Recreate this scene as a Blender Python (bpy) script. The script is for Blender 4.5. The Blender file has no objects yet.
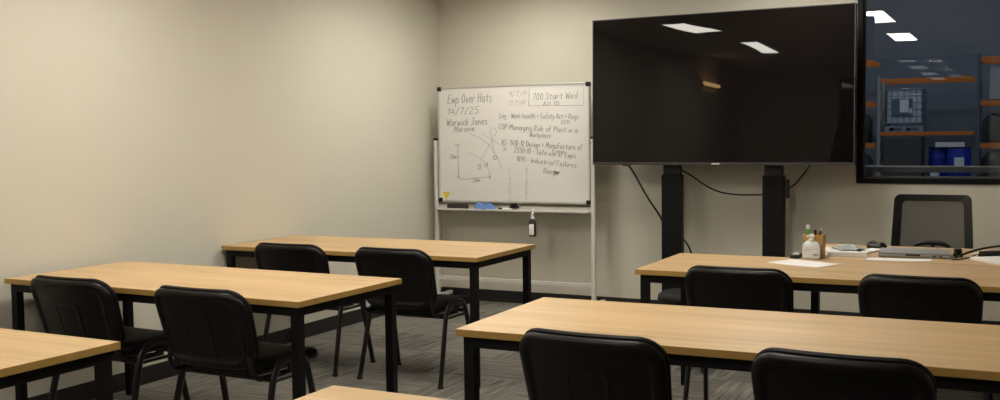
import bpy, bmesh, math, random
from mathutils import Vector, Matrix
R = random.Random(7)
col = bpy.context.scene.collection
scene = bpy.context.scene

# ------------------------------------------------------------------ materials
def mat(name, color, rough=.5, metal=0., spec=.5, bump=None, noise=None, coat=0., alpha=None):
    m = bpy.data.materials.new(name); m.use_nodes = True
    nt = m.node_tree; b = nt.nodes['Principled BSDF']
    b.inputs['Base Color'].default_value = (*color, 1)
    b.inputs['Roughness'].default_value = rough
    b.inputs['Metallic'].default_value = metal
    b.inputs['Specular IOR Level'].default_value = spec
    b.inputs['Coat Weight'].default_value = coat
    tc = nt.nodes.new('ShaderNodeTexCoord')
    n = nt.nodes.new('ShaderNodeTexNoise')
    nt.links.new(tc.outputs['Object'], n.inputs['Vector'])
    sc, amt = noise or (12, .06)
    n.inputs['Scale'].default_value = sc; n.inputs['Detail'].default_value = 4
    r = nt.nodes.new('ShaderNodeMapRange'); r.inputs['To Min'].default_value = 1-amt; r.inputs['To Max'].default_value = 1+amt
    nt.links.new(n.outputs['Fac'], r.inputs['Value'])
    v = nt.nodes.new('ShaderNodeVectorMath'); v.operation = 'SCALE'; v.inputs[0].default_value = color
    nt.links.new(r.outputs['Result'], v.inputs['Scale']); nt.links.new(v.outputs['Vector'], b.inputs['Base Color'])
    if bump:
        n2 = nt.nodes.new('ShaderNodeTexNoise'); n2.inputs['Scale'].default_value = bump[0]; n2.inputs['Detail'].default_value = 3
        nt.links.new(tc.outputs['Object'], n2.inputs['Vector'])
        bp = nt.nodes.new('ShaderNodeBump'); bp.inputs['Strength'].default_value = bump[1]; bp.inputs['Distance'].default_value = .002
        nt.links.new(n2.outputs['Fac'], bp.inputs['Height']); nt.links.new(bp.outputs['Normal'], b.inputs['Normal'])
    return m

def emit(name, color, strength):
    m = bpy.data.materials.new(name); m.use_nodes = True
    nt = m.node_tree; nt.nodes.clear()
    e = nt.nodes.new('ShaderNodeEmission'); e.inputs['Color'].default_value = (*color, 1); e.inputs['Strength'].default_value = strength
    o = nt.nodes.new('ShaderNodeOutputMaterial'); nt.links.new(e.outputs[0], o.inputs['Surface'])
    return m

def wood(name, stops, rough=.42):
    m = bpy.data.materials.new(name); m.use_nodes = True
    nt = m.node_tree; b = nt.nodes['Principled BSDF']; b.inputs['Roughness'].default_value = rough
    b.inputs['Specular IOR Level'].default_value = .4
    tc = nt.nodes.new('ShaderNodeTexCoord'); oi = nt.nodes.new('ShaderNodeObjectInfo')
    ad = nt.nodes.new('ShaderNodeVectorMath'); ad.operation = 'ADD'
    sc = nt.nodes.new('ShaderNodeMath'); sc.operation = 'MULTIPLY'; sc.inputs[1].default_value = 40
    nt.links.new(oi.outputs['Random'], sc.inputs[0]); nt.links.new(sc.outputs[0], ad.inputs[1]); nt.links.new(tc.outputs['Object'], ad.inputs[0])
    mp = nt.nodes.new('ShaderNodeMapping'); mp.inputs['Scale'].default_value = (1.1, 22, 22)
    nt.links.new(ad.outputs[0], mp.inputs['Vector'])
    n = nt.nodes.new('ShaderNodeTexNoise'); n.inputs['Scale'].default_value = 1; n.inputs['Detail'].default_value = 5; n.inputs['Roughness'].default_value = .62
    n.inputs['Distortion'].default_value = .4
    nt.links.new(mp.outputs[0], n.inputs['Vector'])
    mp2 = nt.nodes.new('ShaderNodeMapping'); mp2.inputs['Scale'].default_value = (.5, 6, 6)
    nt.links.new(ad.outputs[0], mp2.inputs['Vector'])
    n2 = nt.nodes.new('ShaderNodeTexNoise'); n2.inputs['Scale'].default_value = 1; n2.inputs['Detail'].default_value = 2
    nt.links.new(mp2.outputs[0], n2.inputs['Vector'])
    mx = nt.nodes.new('ShaderNodeMath'); mx.operation = 'ADD'
    nt.links.new(n.outputs['Fac'], mx.inputs[0]); nt.links.new(n2.outputs['Fac'], mx.inputs[1])
    hf = nt.nodes.new('ShaderNodeMath'); hf.operation = 'MULTIPLY'; hf.inputs[1].default_value = .5
    nt.links.new(mx.outputs[0], hf.inputs[0])
    cr = nt.nodes.new('ShaderNodeValToRGB')
    cr.color_ramp.elements[0].position = .3; cr.color_ramp.elements[0].color = (*stops[0], 1)
    cr.color_ramp.elements[1].position = .7; cr.color_ramp.elements[1].color = (*stops[2], 1)
    e = cr.color_ramp.elements.new(.5); e.color = (*stops[1], 1)
    nt.links.new(hf.outputs[0], cr.inputs['Fac']); nt.links.new(cr.outputs['Color'], b.inputs['Base Color'])
    return m

def carpet():
    m = bpy.data.materials.new('grey_plank_carpet'); m.use_nodes = True
    nt = m.node_tree; b = nt.nodes['Principled BSDF']; b.inputs['Roughness'].default_value = .95; b.inputs['Specular IOR Level'].default_value = .1
    L = nt.links.new; N = nt.nodes.new
    tc = N('ShaderNodeTexCoord'); sp = N('ShaderNodeSeparateXYZ'); L(tc.outputs['Object'], sp.inputs[0])
    def mth(op, a, bb=None):
        k = N('ShaderNodeMath'); k.operation = op
        for i, v in enumerate((a, bb)):
            if v is None: continue
            if isinstance(v, (int, float)): k.inputs[i].default_value = v
            else: L(v, k.inputs[i])
        return k.outputs[0]
    ix = mth('FLOOR', mth('DIVIDE', sp.outputs[0], .5)); iy = mth('FLOOR', mth('DIVIDE', sp.outputs[1], .5))
    par = mth('MODULO', mth('ADD', mth('ADD', ix, iy), 100), 2)
    def streak(scale):
        mp = N('ShaderNodeMapping'); mp.inputs['Scale'].default_value = scale; L(tc.outputs['Object'], mp.inputs['Vector'])
        n = N('ShaderNodeTexNoise'); n.inputs['Scale'].default_value = 1; n.inputs['Detail'].default_value = 3; n.inputs['Roughness'].default_value = .6
        L(mp.outputs[0], n.inputs['Vector']); return n.outputs['Fac']
    a = streak((3.0, 60, 1)); c = streak((60, 3.0, 1))
    mx = N('ShaderNodeMix'); mx.data_type = 'FLOAT'; L(par, mx.inputs['Factor']); L(a, mx.inputs[2]); L(c, mx.inputs[3])
    wn = N('ShaderNodeTexWhiteNoise'); wn.noise_dimensions = '2D'
    cb = N('ShaderNodeCombineXYZ'); L(ix, cb.inputs[0]); L(iy, cb.inputs[1]); L(cb.outputs[0], wn.inputs['Vector'])
    v = mth('ADD', mx.outputs[0], mth('MULTIPLY', mth('SUBTRACT', wn.outputs['Value'], .5), .13))
    cr = N('ShaderNodeValToRGB'); L(v, cr.inputs['Fac'])
    cr.color_ramp.elements[0].position = .3; cr.color_ramp.elements[0].color = (.075, .071, .063, 1)
    cr.color_ramp.elements[1].position = .72; cr.color_ramp.elements[1].color = (.27, .255, .225, 1)
    L(cr.outputs['Color'], b.inputs['Base Color'])
    f = N('ShaderNodeTexNoise'); f.inputs['Scale'].default_value = 400; L(tc.outputs['Object'], f.inputs['Vector'])
    bp = N('ShaderNodeBump'); bp.inputs['Strength'].default_value = .3; bp.inputs['Distance'].default_value = .004
    L(f.outputs['Fac'], bp.inputs['Height']); L(bp.outputs['Normal'], b.inputs['Normal'])
    return m

def glass(name, tint=(1, 1, 1), ior=1.5):
    m = bpy.data.materials.new(name); m.use_nodes = True
    nt = m.node_tree; nt.nodes.clear()
    t = nt.nodes.new('ShaderNodeBsdfTransparent'); t.inputs['Color'].default_value = (*tint, 1)
    g = nt.nodes.new('ShaderNodeBsdfGlossy'); g.inputs['Roughness'].default_value = .0
    f = nt.nodes.new('ShaderNodeFresnel'); f.inputs['IOR'].default_value = ior
    x = nt.nodes.new('ShaderNodeMixShader'); o = nt.nodes.new('ShaderNodeOutputMaterial')
    nt.links.new(f.outputs[0], x.inputs[0]); nt.links.new(t.outputs[0], x.inputs[1]); nt.links.new(g.outputs[0], x.inputs[2]); nt.links.new(x.outputs[0], o.inputs['Surface'])
    return m

M = dict(
    wall=mat('beige_wall_paint', (.60, .572, .485), .75, noise=(1.5, .02), bump=(180, .15), spec=.25),
    ceil=mat('white_ceiling_tile', (.74, .72, .68), .9),
    base=mat('black_baseboard', (.012, .011, .011), .45),
    carpet=carpet(),
    oak=wood('light_oak_laminate', [(.40, .255, .118), (.53, .357, .180), (.63, .44, .235)]),
    edge=wood('shaded_oak_edge_band', [(.32, .19, .05), (.36, .215, .06), (.40, .25, .08)], .4),  # edge tone darker and more saturated, shade on upright edges put into the colour
    steel=mat('black_powdercoat', (.006, .0055, .0058), .5, bump=(300, .1), spec=.15),
    shell=mat('black_moulded_plastic', (.006, .0050, .0052), .40, bump=(250, .25), spec=.22),
    vinyl=mat('black_vinyl', (.005, .0045, .0048), .55, bump=(220, .3), spec=.18),
    tube=mat('black_gloss_tube', (.007, .006, .006), .32, spec=.4),
    rubber=mat('black_rubber', (.015, .015, .015), .8),
    board=mat('whiteboard_enamel', (.66, .645, .62), .28, noise=(6, .02)),
    alu=mat('silver_aluminium', (.55, .55, .53), .35, metal=.6),
    whitemetal=mat('pale_grey_metal', (.56, .54, .50), .45),
    ink=mat('black_marker_ink', (.20, .195, .19), .7),
    inkfaint=mat('faded_marker_ink', (.43, .42, .41), .7),
    blackp=mat('black_plastic', (.007, .0065, .0065), .42, spec=.35),
    yellow=mat('yellow_sticker', (.62, .50, .02), .5),
    blue=mat('blue_cloth', (.12, .24, .55), .9),
    brownp=mat('dark_maroon_felt', (.035, .018, .022), .8),
    white=mat('white_plastic', (.75, .75, .73), .35),
    paper=mat('white_paper', (.78, .77, .76), .85),
    greyp=mat('grey_print', (.25, .25, .26), .8),
    green=mat('green_plastic', (.10, .42, .04), .4),
    bamboo=wood('bamboo_wood', [(.42, .22, .06), (.50, .28, .09), (.56, .33, .12)], .45),
    silver=mat('grey_laptop_plastic', (.30, .30, .305), .36, metal=.3),
    darkgrey=mat('dark_grey_plastic', (.05, .05, .052), .45),
    bezel=mat('dark_grey_bezel', (.045, .04, .042), .3, metal=.3),
    orange=mat('orange_rack_steel', (.62, .17, .02), .5),
    rackgrey=mat('grey_rack_steel', (.30, .30, .29), .6),
    concrete=mat('grey_concrete_panel', (.165, .185, .215), .85, noise=(.35, .25)),
    wfloor=mat('grey_concrete_floor', (.16, .165, .17), .8, noise=(.5, .15)),
    drum=mat('blue_drum_plastic', (.012, .04, .36), .4),
    tank=mat('translucent_white_tank', (.72, .79, .83), .45),
    cage=mat('galvanised_cage', (.26, .29, .33), .5, metal=.2),
    labelg=mat('grey_blue_label', (.10, .13, .17), .6),
    rackdark=mat('dark_rack_steel', (.10, .11, .13), .6), railg=mat('dark_grey_rail', (.13, .14, .145), .5), pallet=mat('pallet_timber', (.16, .12, .08), .85),
    carton=mat('dark_wrapped_goods', (.055, .052, .05), .6, noise=(2, .3)),
    palebox=mat('pale_grey_carton', (.30, .32, .33), .8),
    glass=glass('window_glass', (.93, .95, .96)),
    clear=mat('hazy_clear_plastic', (.52, .56, .52), .25),
    panel=emit('led_panel_light', (1.0, .945, .84), 23.5),
    dimpanel=emit('dim_panel_light', (.9, .95, 1.0), 1.3),
    warm=emit('orange_streak_glow', (1.0, .58, .25), 10.0),  # glow of the added bar behind the camera
    bay=emit('high_bay_light', (.80, .88, 1.0), 75.0),
)
# glossy screen
def screen_mat():
    m = bpy.data.materials.new('black_tv_screen'); m.use_nodes = True
    nt = m.node_tree; b = nt.nodes['Principled BSDF']
    b.inputs['Base Color'].default_value = (.0035, .0025, .0026, 1); b.inputs['Roughness'].default_value = .3
    b.inputs['Specular IOR Level'].default_value = .02
    b.inputs['Coat Weight'].default_value = .65; b.inputs['Coat Roughness'].default_value = .015; b.inputs['Coat IOR'].default_value = 1.45
    # slight waviness of a large panel
    tc = nt.nodes.new('ShaderNodeTexCoord'); n = nt.nodes.new('ShaderNodeTexNoise'); n.inputs['Scale'].default_value = 2.2; n.inputs['Detail'].default_value = 0
    nt.links.new(tc.outputs['Object'], n.inputs['Vector'])
    bp = nt.nodes.new('ShaderNodeBump'); bp.inputs['Strength'].default_value = 1; bp.inputs['Distance'].default_value = .004
    nt.links.new(n.outputs['Fac'], bp.inputs['Height']); nt.links.new(bp.outputs['Normal'], b.inputs['Coat Normal'])
    return m
M['screen'] = screen_mat()
def mesh_mat():
    m = bpy.data.materials.new('grey_chair_mesh'); m.use_nodes = True
    nt = m.node_tree; b = nt.nodes['Principled BSDF']
    b.inputs['Base Color'].default_value = (.045, .042, .036, 1); b.inputs['Roughness'].default_value = .8
    t = nt.nodes.new('ShaderNodeBsdfTransparent'); x = nt.nodes.new('ShaderNodeMixShader'); x.inputs[0].default_value = .80
    o = nt.nodes['Material Output']
    nt.links.new(t.outputs[0], x.inputs[1]); nt.links.new(b.outputs[0], x.inputs[2]); nt.links.new(x.outputs[0], o.inputs['Surface'])
    return m
M['mesh'] = mesh_mat()

# ------------------------------------------------------------------ helpers
class B:
    def __init__(s): s.v = []; s.f = []; s.mi = []
    def add(s, vs, fs, mi=0):
        k = len(s.v); s.v += [tuple(v) for v in vs]; s.f += [tuple(i+k for i in f) for f in fs]; s.mi += [mi]*len(fs); return s
    def box(s, x0, x1, y0, y1, z0, z1, mi=0, bev=0.0, T=None):
        bm = bmesh.new(); bmesh.ops.create_cube(bm, size=1)
        for v in bm.verts: v.co = Vector(((x0+x1)/2+v.co.x*(x1-x0), (y0+y1)/2+v.co.y*(y1-y0), (z0+z1)/2+v.co.z*(z1-z0)))
        if bev: bmesh.ops.bevel(bm, geom=list(bm.edges), offset=bev, segments=2, profile=.6, affect='EDGES')
        if T is not None: bm.transform(T)
        bm.verts.index_update()
        s.add([v.co[:] for v in bm.verts], [[v.index for v in f.verts] for f in bm.faces], mi); bm.free(); return s
    def tube(s, pts, r, n=10, ry=None, smooth=0, mi=0, up=None):
        P = [Vector(p) for p in pts]
        for _ in range(smooth):
            Q = [P[0]]
            for a, b in zip(P, P[1:]): Q += [a.lerp(b, .25), a.lerp(b, .75)]
            Q.append(P[-1]); P = Q
        ry = ry or r
        T0 = (P[1]-P[0]).normalized(); u = Vector(up) if up else Vector((0, 0, 1)) if abs(T0.z) < .9 else Vector((1, 0, 0))
        vs = []; fs = []; U = (u-T0*u.dot(T0)).normalized()
        for i, p in enumerate(P):
            t = ((P[min(i+1, len(P)-1)]-P[max(i-1, 0)])).normalized()
            U = (U-t*U.dot(t)).normalized(); V = t.cross(U)
            for k in range(n):
                a = 2*math.pi*k/n; vs.append(p+U*(math.cos(a)*r)+V*(math.sin(a)*ry))
        for i in range(len(P)-1):
            for k in range(n):
                a = i*n+k; b = i*n+(k+1) % n; fs.append((a, b, b+n, a+n))
        fs.append(tuple(range(n-1, -1, -1))); fs.append(tuple((len(P)-1)*n+k for k in range(n)))
        return s.add(vs, fs, mi)
    def lathe(s, prof, cx=0, cy=0, n=24, mi=0):
        vs = []; fs = []
        for r, z in prof:
            for k in range(n): a = 2*math.pi*k/n; vs.append((cx+r*math.cos(a), cy+r*math.sin(a), z))
        for i in range(len(prof)-1):
            for k in range(n): a = i*n+k; b = i*n+(k+1) % n; fs.append((a, b, b+n, a+n))
        fs.append(tuple(range(n-1, -1, -1))); fs.append(tuple((len(prof)-1)*n+k for k in range(n)))
        return s.add(vs, fs, mi)
    def pad(s, w, h, r, rings, warp, cy=0, nc=8, ne=10, mi=0):
        """stack of rounded-rectangle rings (inset, depth); local u,v plane, depth third; closed with a fan at both ends"""
        vs = []; fs = []
        def outline(i):
            W = w/2-i; H = h/2-i; rr = max(min(r-i, W, H), min(W, H)*.25); o = []
            cs = [(W-rr, H-rr, 0), (-W+rr, H-rr, 90), (-W+rr, -H+rr, 180), (W-rr, -H+rr, 270)]
            for q, (x, y, a0) in enumerate(cs):
                for k in range(nc+1): a = math.radians(a0+90*k/nc); o.append((x+rr*math.cos(a), y+rr*math.sin(a)))
                nx, ny, na = cs[(q+1) % 4]; an = math.radians(na)
                p = o[-1]; e = (nx+rr*math.cos(an), ny+rr*math.sin(an))
                for k in range(1, ne): t = k/ne; o.append((p[0]+(e[0]-p[0])*t, p[1]+(e[1]-p[1])*t))
            return o
        outs = [outline(i) for i, d in rings]; n = len(outs[0])
        for (i, d), o in zip(rings, outs):
            for x, y in o: vs.append(warp(x, y+cy, d))
        for i in range(len(rings)-1):
            for k in range(n): a = i*n+k; b = i*n+(k+1) % n; fs.append((a, b, b+n, a+n))
        for end, d, base in ((0, rings[0][1], 0), (1, rings[-1][1], (len(rings)-1)*n)):
            # inner rings to a centre point
            prev = base; o = outs[0] if end == 0 else outs[-1]
            for sc in (.75, .5, .25):
                st = len(vs)
                for x, y in o: vs.append(warp(x*sc, y*sc+cy, d))
                for k in range(n):
                    a = prev+k; b = prev+(k+1) % n; f = (a, b, st+(k+1) % n, st+k); fs.append(f if end else f[::-1])
                prev = st
            c = len(vs); vs.append(warp(0, cy, d))
            for k in range(n):
                f = (prev+k, prev+(k+1) % n, c); fs.append(f if end else f[::-1])
        return s.add(vs, fs, mi)
    def build(s, name, mats, parent=None, smooth=None):
        me = bpy.data.meshes.new(name); me.from_pydata(s.v, [], s.f); me.update()
        if not isinstance(mats, (list, tuple)): mats = [mats]
        for m in mats: me.materials.append(m)
        for p, mi in zip(me.polygons, s.mi): p.material_index = mi
        bm = bmesh.new(); bm.from_mesh(me); bmesh.ops.recalc_face_normals(bm, faces=bm.faces); bm.to_mesh(me); bm.free()
        if smooth: me.shade_smooth(); me.set_sharp_from_angle(angle=math.radians(smooth))
        o = bpy.data.objects.new(name, me); col.objects.link(o)
        if parent: o.parent = parent
        return o

def tag(o, label, cat, group=None, kind=None):
    o['label'] = label; o['category'] = cat
    if group: o['group'] = group
    if kind: o['kind'] = kind
    return o
def empty(name, loc, rz=0, label=None, cat=None, group=None):
    o = bpy.data.objects.new(name, None); o.empty_display_size = .1; col.objects.link(o)
    o.location = loc; o.rotation_euler = (0, 0, rz)
    if label: tag(o, label, cat, group)
    return o
def dup(root, loc, rz, label, group=None):
    r = root.copy(); col.objects.link(r); r.location = loc; r.rotation_euler = (0, 0, rz); r['label'] = label
    if group: r['group'] = group
    for ch in list(root.children):
        c = ch.copy(); col.objects.link(c); c.parent = r
        for g in list(ch.children):
            d = g.copy(); col.objects.link(d); d.parent = c
    return r
def struct(o): o['kind'] = 'structure'; return o

# ------------------------------------------------------------------ room
RX, RY, H = 6.3, -9.2, 2.62
WX0, WX1, WZ0, WZ1 = 3.405, 6.0, 1.025, 2.45
struct(B().box(-.1, RX+.1, RY-.1, .12, -.08, 0).build('floor', M['carpet']))
struct(B().box(-.1, RX+.1, RY-.1, .12, H, H+.08).build('ceiling', M['ceil']))
struct(B().box(-.12, 0, RY-.1, .12, 0, H).build('wall_left', M['wall']))
struct(B().box(RX, RX+.12, RY-.1, .12, 0, H).build('wall_right', M['wall']))
bw = B(); bw.box(0, WX0, 0, .12, 0, H); bw.box(WX0, WX1, 0, .12, 0, WZ0); bw.box(WX0, WX1, 0, .12, WZ1, H); bw.box(WX1, RX, 0, .12, 0, H)
struct(bw.build('wall_back', M['wall']))
# wall behind the camera, with a wide glazed opening into the next room
fw_ = B(); fw_.box(0, 1.5, RY-.1, RY, 0, H); fw_.box(4.0, RX, RY-.1, RY, 0, H); fw_.box(1.5, 4.0, RY-.1, RY, 2.52, H)
struct(fw_.build('wall_front', M['wall']))
struct(B().box(0, .013, RY, 0, 0, .10, bev=.003).build('baseboard_left', M['base']))
struct(B().box(.013, RX-.013, -.013, 0, 0, .10, bev=.003).build('baseboard_back', M['base']))
struct(B().box(RX-.013, RX, RY, 0, 0, .10, bev=.003).build('baseboard_right', M['base']))
# next room behind the glazing
nr = B(); nr.box(0, RX, -22, RY-.1, -.08, 0); nr.box(0, RX, -22.1, -22, 0, H); nr.box(-.1, 0, -22, RY-.1, 0, H); nr.box(RX, RX+.1, -22, RY-.1, 0, H); nr.box(0, RX, -22, RY-.1, H, H+.08)
struct(nr.build('wall_next_room', M['concrete']))
w2 = struct(B().box(1.5, 1.54, RY-.08, RY-.02, 0, 2.52).box(3.96, 4.0, RY-.08, RY-.02, 0, 2.52).box(1.54, 3.96, RY-.08, RY-.02, 0, .04).box(1.54, 3.96, RY-.08, RY-.02, 2.48, 2.52).build('window_2', M['steel']))
B().box(1.54, 3.96, RY-.055, RY-.047, .04, 2.48).build('glass_pane', M['glass'], w2)
# window into the warehouse
wf = B()
fwd = .038
for (a, b, c, d) in ((WX0, WX0+fwd, WZ0, WZ1), (WX1-fwd, WX1, WZ0, WZ1), (WX0+fwd, WX1-fwd, WZ0, WZ0+fwd), (WX0+fwd, WX1-fwd, WZ1-fwd, WZ1)):
    wf.box(a, b, -.012, .10, c, d, bev=.003)
W = struct(wf.build('window_1', M['steel']))
wi = B()
for (a, b, c, d) in ((WX0+fwd, WX0+fwd+.012, WZ0+fwd, WZ1-fwd), (WX1-fwd-.012, WX1-fwd, WZ0+fwd, WZ1-fwd), (WX0+fwd+.012, WX1-fwd-.012, WZ0+fwd, WZ0+fwd+.012), (WX0+fwd+.012, WX1-fwd-.012, WZ1-fwd-.012, WZ1-fwd)):
    wi.box(a, b, .03, .07, c, d, bev=.002)
wi.build('glazing_bead', M['darkgrey'], W)
B().box(WX0+fwd, WX1-fwd, .046, .054, WZ0+fwd, WZ1-fwd).build('glass_pane', M['glass'], W)

# ceiling panels
def panel(name, x, y, m, label, cat='ceiling light', w=.27, l=1.25, grp=None, z=H):
    t = empty(name, (x, y, z), 0, label, cat, grp)
    f = B()
    f.box(-w/2-.012, -w/2, -l/2-.012, l/2+.012, -.012, -.0005); f.box(w/2, w/2+.012, -l/2-.012, l/2+.012, -.012, -.0005)
    f.box(-w/2, w/2, -l/2-.012, -l/2, -.012, -.0005); f.box(-w/2, w/2, l/2, l/2+.012, -.012, -.0005)
    f.build('frame', M['whitemetal'], t)
    B().box(-w/2, w/2, -l/2, l/2, -.008, -.002).build('diffuser', m, t)
    return t
for x in (1.07, 3.03):
    for y in (-1.25, -3.97, -6.65):
        panel('ceiling_light', x, y, M['panel'], 'rectangular white light panel in the ceiling, reflected in the dark window' if x > 2 else 'rectangular white light panel in the ceiling, reflected in the television', grp='white ceiling panels')
pass
wl = empty('added_glow_bar', (0, -7.82, 2.36), 0, 'warm glowing bar added out of view to reflect as a short orange streak in the television', 'lamp')  # unseen source added only for the orange reflection in the screen
B().box(0, .02, -.27, .27, -.03, .03, bev=.004).build('back_plate', M['whitemetal'], wl)
B().box(.02, .06, -.25, .25, -.02, .02, bev=.004).build('glow_strip', M['warm'], wl)
for y in (-11.3, -13.7, -16.2, -18.6):
    panel('dim_ceiling_light', 2.62, y, M['dimpanel'], 'dim light panel of the next room, seen as a faint reflection in the window', grp='dim panels of the next room', w=.28)

# ------------------------------------------------------------------ tables
def make_table(loc, rz, label, L=1.8, D=.76, single=False):
    t = empty('training_table', loc, rz, label, 'table', 'oak topped training tables')
    zt = .73; th = .025; s = .04; i = .02
    b = B(); b.box(0, L, 0, D, zt-th, zt, bev=.0015)
    o = b.build('tabletop', [M['oak'], M['edge']], t)
    for p in o.data.polygons:
        if abs(p.normal.z) < .3: p.material_index = 1
    if single:      # a desk on one post and a flat foot at each end
        for x in (i, L-i-s):
            k = B().box(x, x+s, .24, .30, .034, zt-th-s, bev=.002).build('leg', M['steel'], t)
            B().box(x, x+s, .06, D-.06, .004, .034, bev=.004).build('foot_bar', M['steel'], k)
    for (x, y) in () if single else ((i, i), (L-i-s, i), (i, D-i-s), (L-i-s, D-i-s)):
        k = B().box(x, x+s, y, y+s, .006, zt-th, bev=.002).build('leg', M['steel'], t)
        B().box(x+.002, x+s-.002, y+.002, y+s-.002, 0, .008).build('foot_glide', M['rubber'], k)
    for (a, c, d, e) in ((i+s, L-i-s, i, i+s), (i+s, L-i-s, D-i-s, D-i)):
        B().box(a, c, d, e, zt-th-s, zt-th, bev=.0015).build('long_rail', M['steel'], t)
    for x in (i, L-i-s):
        B().box(x, x+s, i+(0 if single else s), D-i-(0 if single else s), zt-th-s, zt-th, bev=.0015).build('end_rail', M['steel'], t)
    return t
make_table((.063, -4.353, 0), -.019, 'light oak training table beside the side wall, the middle one of its column')
make_table((.019, -2.775, 0), .003, 'light oak training table below the whiteboard, against the side wall')
make_table((2.776, -2.92, 0), .004, 'light oak training table holding the hand sanitiser and a loose sheet of paper')
make_table((3.415, -2.148, 0), .0, 'oak table under the laptop and cables, pushed behind the table with the sheet of paper', single=True)
make_table((2.737, -4.652, 0), .016, 'bare light oak training table across the middle with two black chairs at its near side')
make_table((.02, -6.022, 0), -.011, 'light oak training table nearest the camera along the wall, mostly outside the photo')
make_table((2.825, -6.252, 0), -.012, 'light oak table of which only one corner enters the bottom of the photo')

# ------------------------------------------------------------------ chairs
def backwarp(u, v, d):
    # v: height from the bottom of the back; leans away from the table at the top, sides curl to the sitter
    h = v/.345
    w = u*(.93+.07*min(1, h))
    curl = .55*w*w+.25*max(0, abs(w)-.15)**2*4
    y = -.235-.105*h+.0*h*h + curl + d
    sag = -.012*(1-(w/.24)**2)*max(0, h-.5)*2
    return (w, y+.02, .430+v*.985)
def make_chair(loc, rz, label):
    t = empty('stacking_chair', loc, rz, label, 'chair', 'black stacking chairs at the oak tables')
    # plastic outer shell, bead round the rim and a recessed middle
    sh = B()
    prof = [(.012, .012), (.002, .008), (0, 0), (.002, -.010), (.010, -.019), (.022, -.023), (.034, -.020), (.042, -.012), (.052, -.009), (.062, -.0085)]
    sh.pad(.505, .345, .085, prof, lambda u, v, d: backwarp(u, v, d), cy=.1725)
    sh.build('back_shell', M['shell'], t, 40)
    rp = B().pad(.15, .205, .012, [(0, 0), (.0, -.0105), (.003, -.0115), (.010, -.0115), (.013, -.0100), (.022, -.0105)], lambda u, v, d: backwarp(u, v, d), cy=.135)
    rp.build('back_rib', M['shell'], t, 40)
    # upholstered pad towards the table
    B().pad(.508, .345, .09, [(.016, .008), (.006, .010), (0, .018), (0, .028), (.006, .038), (.02, .045), (.06, .050)], lambda u, v, d: backwarp(u, v, d), cy=.183).build('back_cushion', M['vinyl'], t, 50)
    # seat
    def sw(u, v, d):
        return (u, v+.0, .418+d-.012*max(0, (v-.12)/.12)**2*1.0+.10*u*u)
    B().pad(.475, .46, .09, [(.03, -.012), (.012, -.010), (.003, 0), (0, .012), (.002, .024), (.012, .036), (.03, .042), (.08, .044)], lambda u, v, d: sw(u, v, d), cy=.045).build('seat', M['vinyl'], t, 50)
    B().pad(.43, .40, .08, [(.04, -.030), (.012, -.026), (0, -.014)], lambda u, v, d: sw(u, v, d), cy=.045).build('seat_underpan', M['shell'], t, 50)
    for sx in (-1, 1):
        f = B()
        # arched side frame: rear leg, arch outside the seat, front leg
        x0, x1 = .272*sx, .254*sx
        pts = [(x0, -.205, .012), (x1+.004*sx, -.125, .33), (x1, -.105, .40), (x1, -.06, .445), (x1, .01, .452), (x1, .08, .445), (x1, .115, .40), (x1+.004*sx, .13, .33), (x0, .20, .012)]
        f.tube(pts, .0185, 12, ry=.012, smooth=2, up=(0, 1, 0))
        o = f.build('leg_frame', M['tube'], t, 50)
        for y in (-.207, .202):
            B().lathe([(.014, 0), (.0165, .002), (.0165, .012), (.014, .016)], .2725*sx, y, 12).build('foot_cap', M['rubber'], o, 40)
        B().tube([(x1, -.112, .372), (x1, .118, .372)], .008, 8).build('side_stretcher', M['tube'], t, 50)
        # upright that carries the backrest
        B().tube([(x1*.9, .06, .388), (x1*.9, -.10, .388), (x1*.92, -.185, .395), (x1*.90, -.215, .44), (x1*.84, -.215, .53), (x1*.80, -.245, .62)], .013, 10, ry=.009, smooth=2).build('back_upright', M['tube'], t, 50)
        B().tube([(x1*.9, .0, .388), (x1, .0, .395), (x1, .0, .44)], .008, 8).build('seat_bracket', M['tube'], t, 50)
    for y in (-.13, .13):
        B().tube([(-.254, y, .385), (.254, y, .385)], .011, 10).build('cross_bar', M['tube'], t, 50)
    return t
CH = [((.62, -2.62, 0), .02, 'black stacking chair at the table below the whiteboard, on the side nearer the wall corner'),
      ((1.345, -2.62, 0), -.02, 'black stacking chair at the table below the whiteboard, on the aisle side'),
      ((.62, -4.18, 0), .0, 'black stacking chair at the middle wall-side table, partly behind the cut-off oak table'),
      ((1.42, -4.21, 0), -.02, 'black stacking chair at the middle wall-side table, closest to its aisle leg'),
      ((3.30, -2.75, 0), .0, 'black stacking chair in front of the loose sheet of paper and the wide screen post'),
      ((4.085, -2.765, 0), -.02, 'black stacking chair in front of the laptop, seen over the bare middle table'),
      ((3.28, -4.49, 0), -.03, 'large near black stacking chair at the bare table, the one beside the open carpet'),
      ((4.03, -4.50, 0), -.03, 'large near black stacking chair at the bare table, below the chair by the laptop')]
c0 = None
for loc, rz, lab in CH:
    c0 = dup(c0, loc, rz, lab) if c0 else make_chair(loc, rz, lab)

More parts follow.
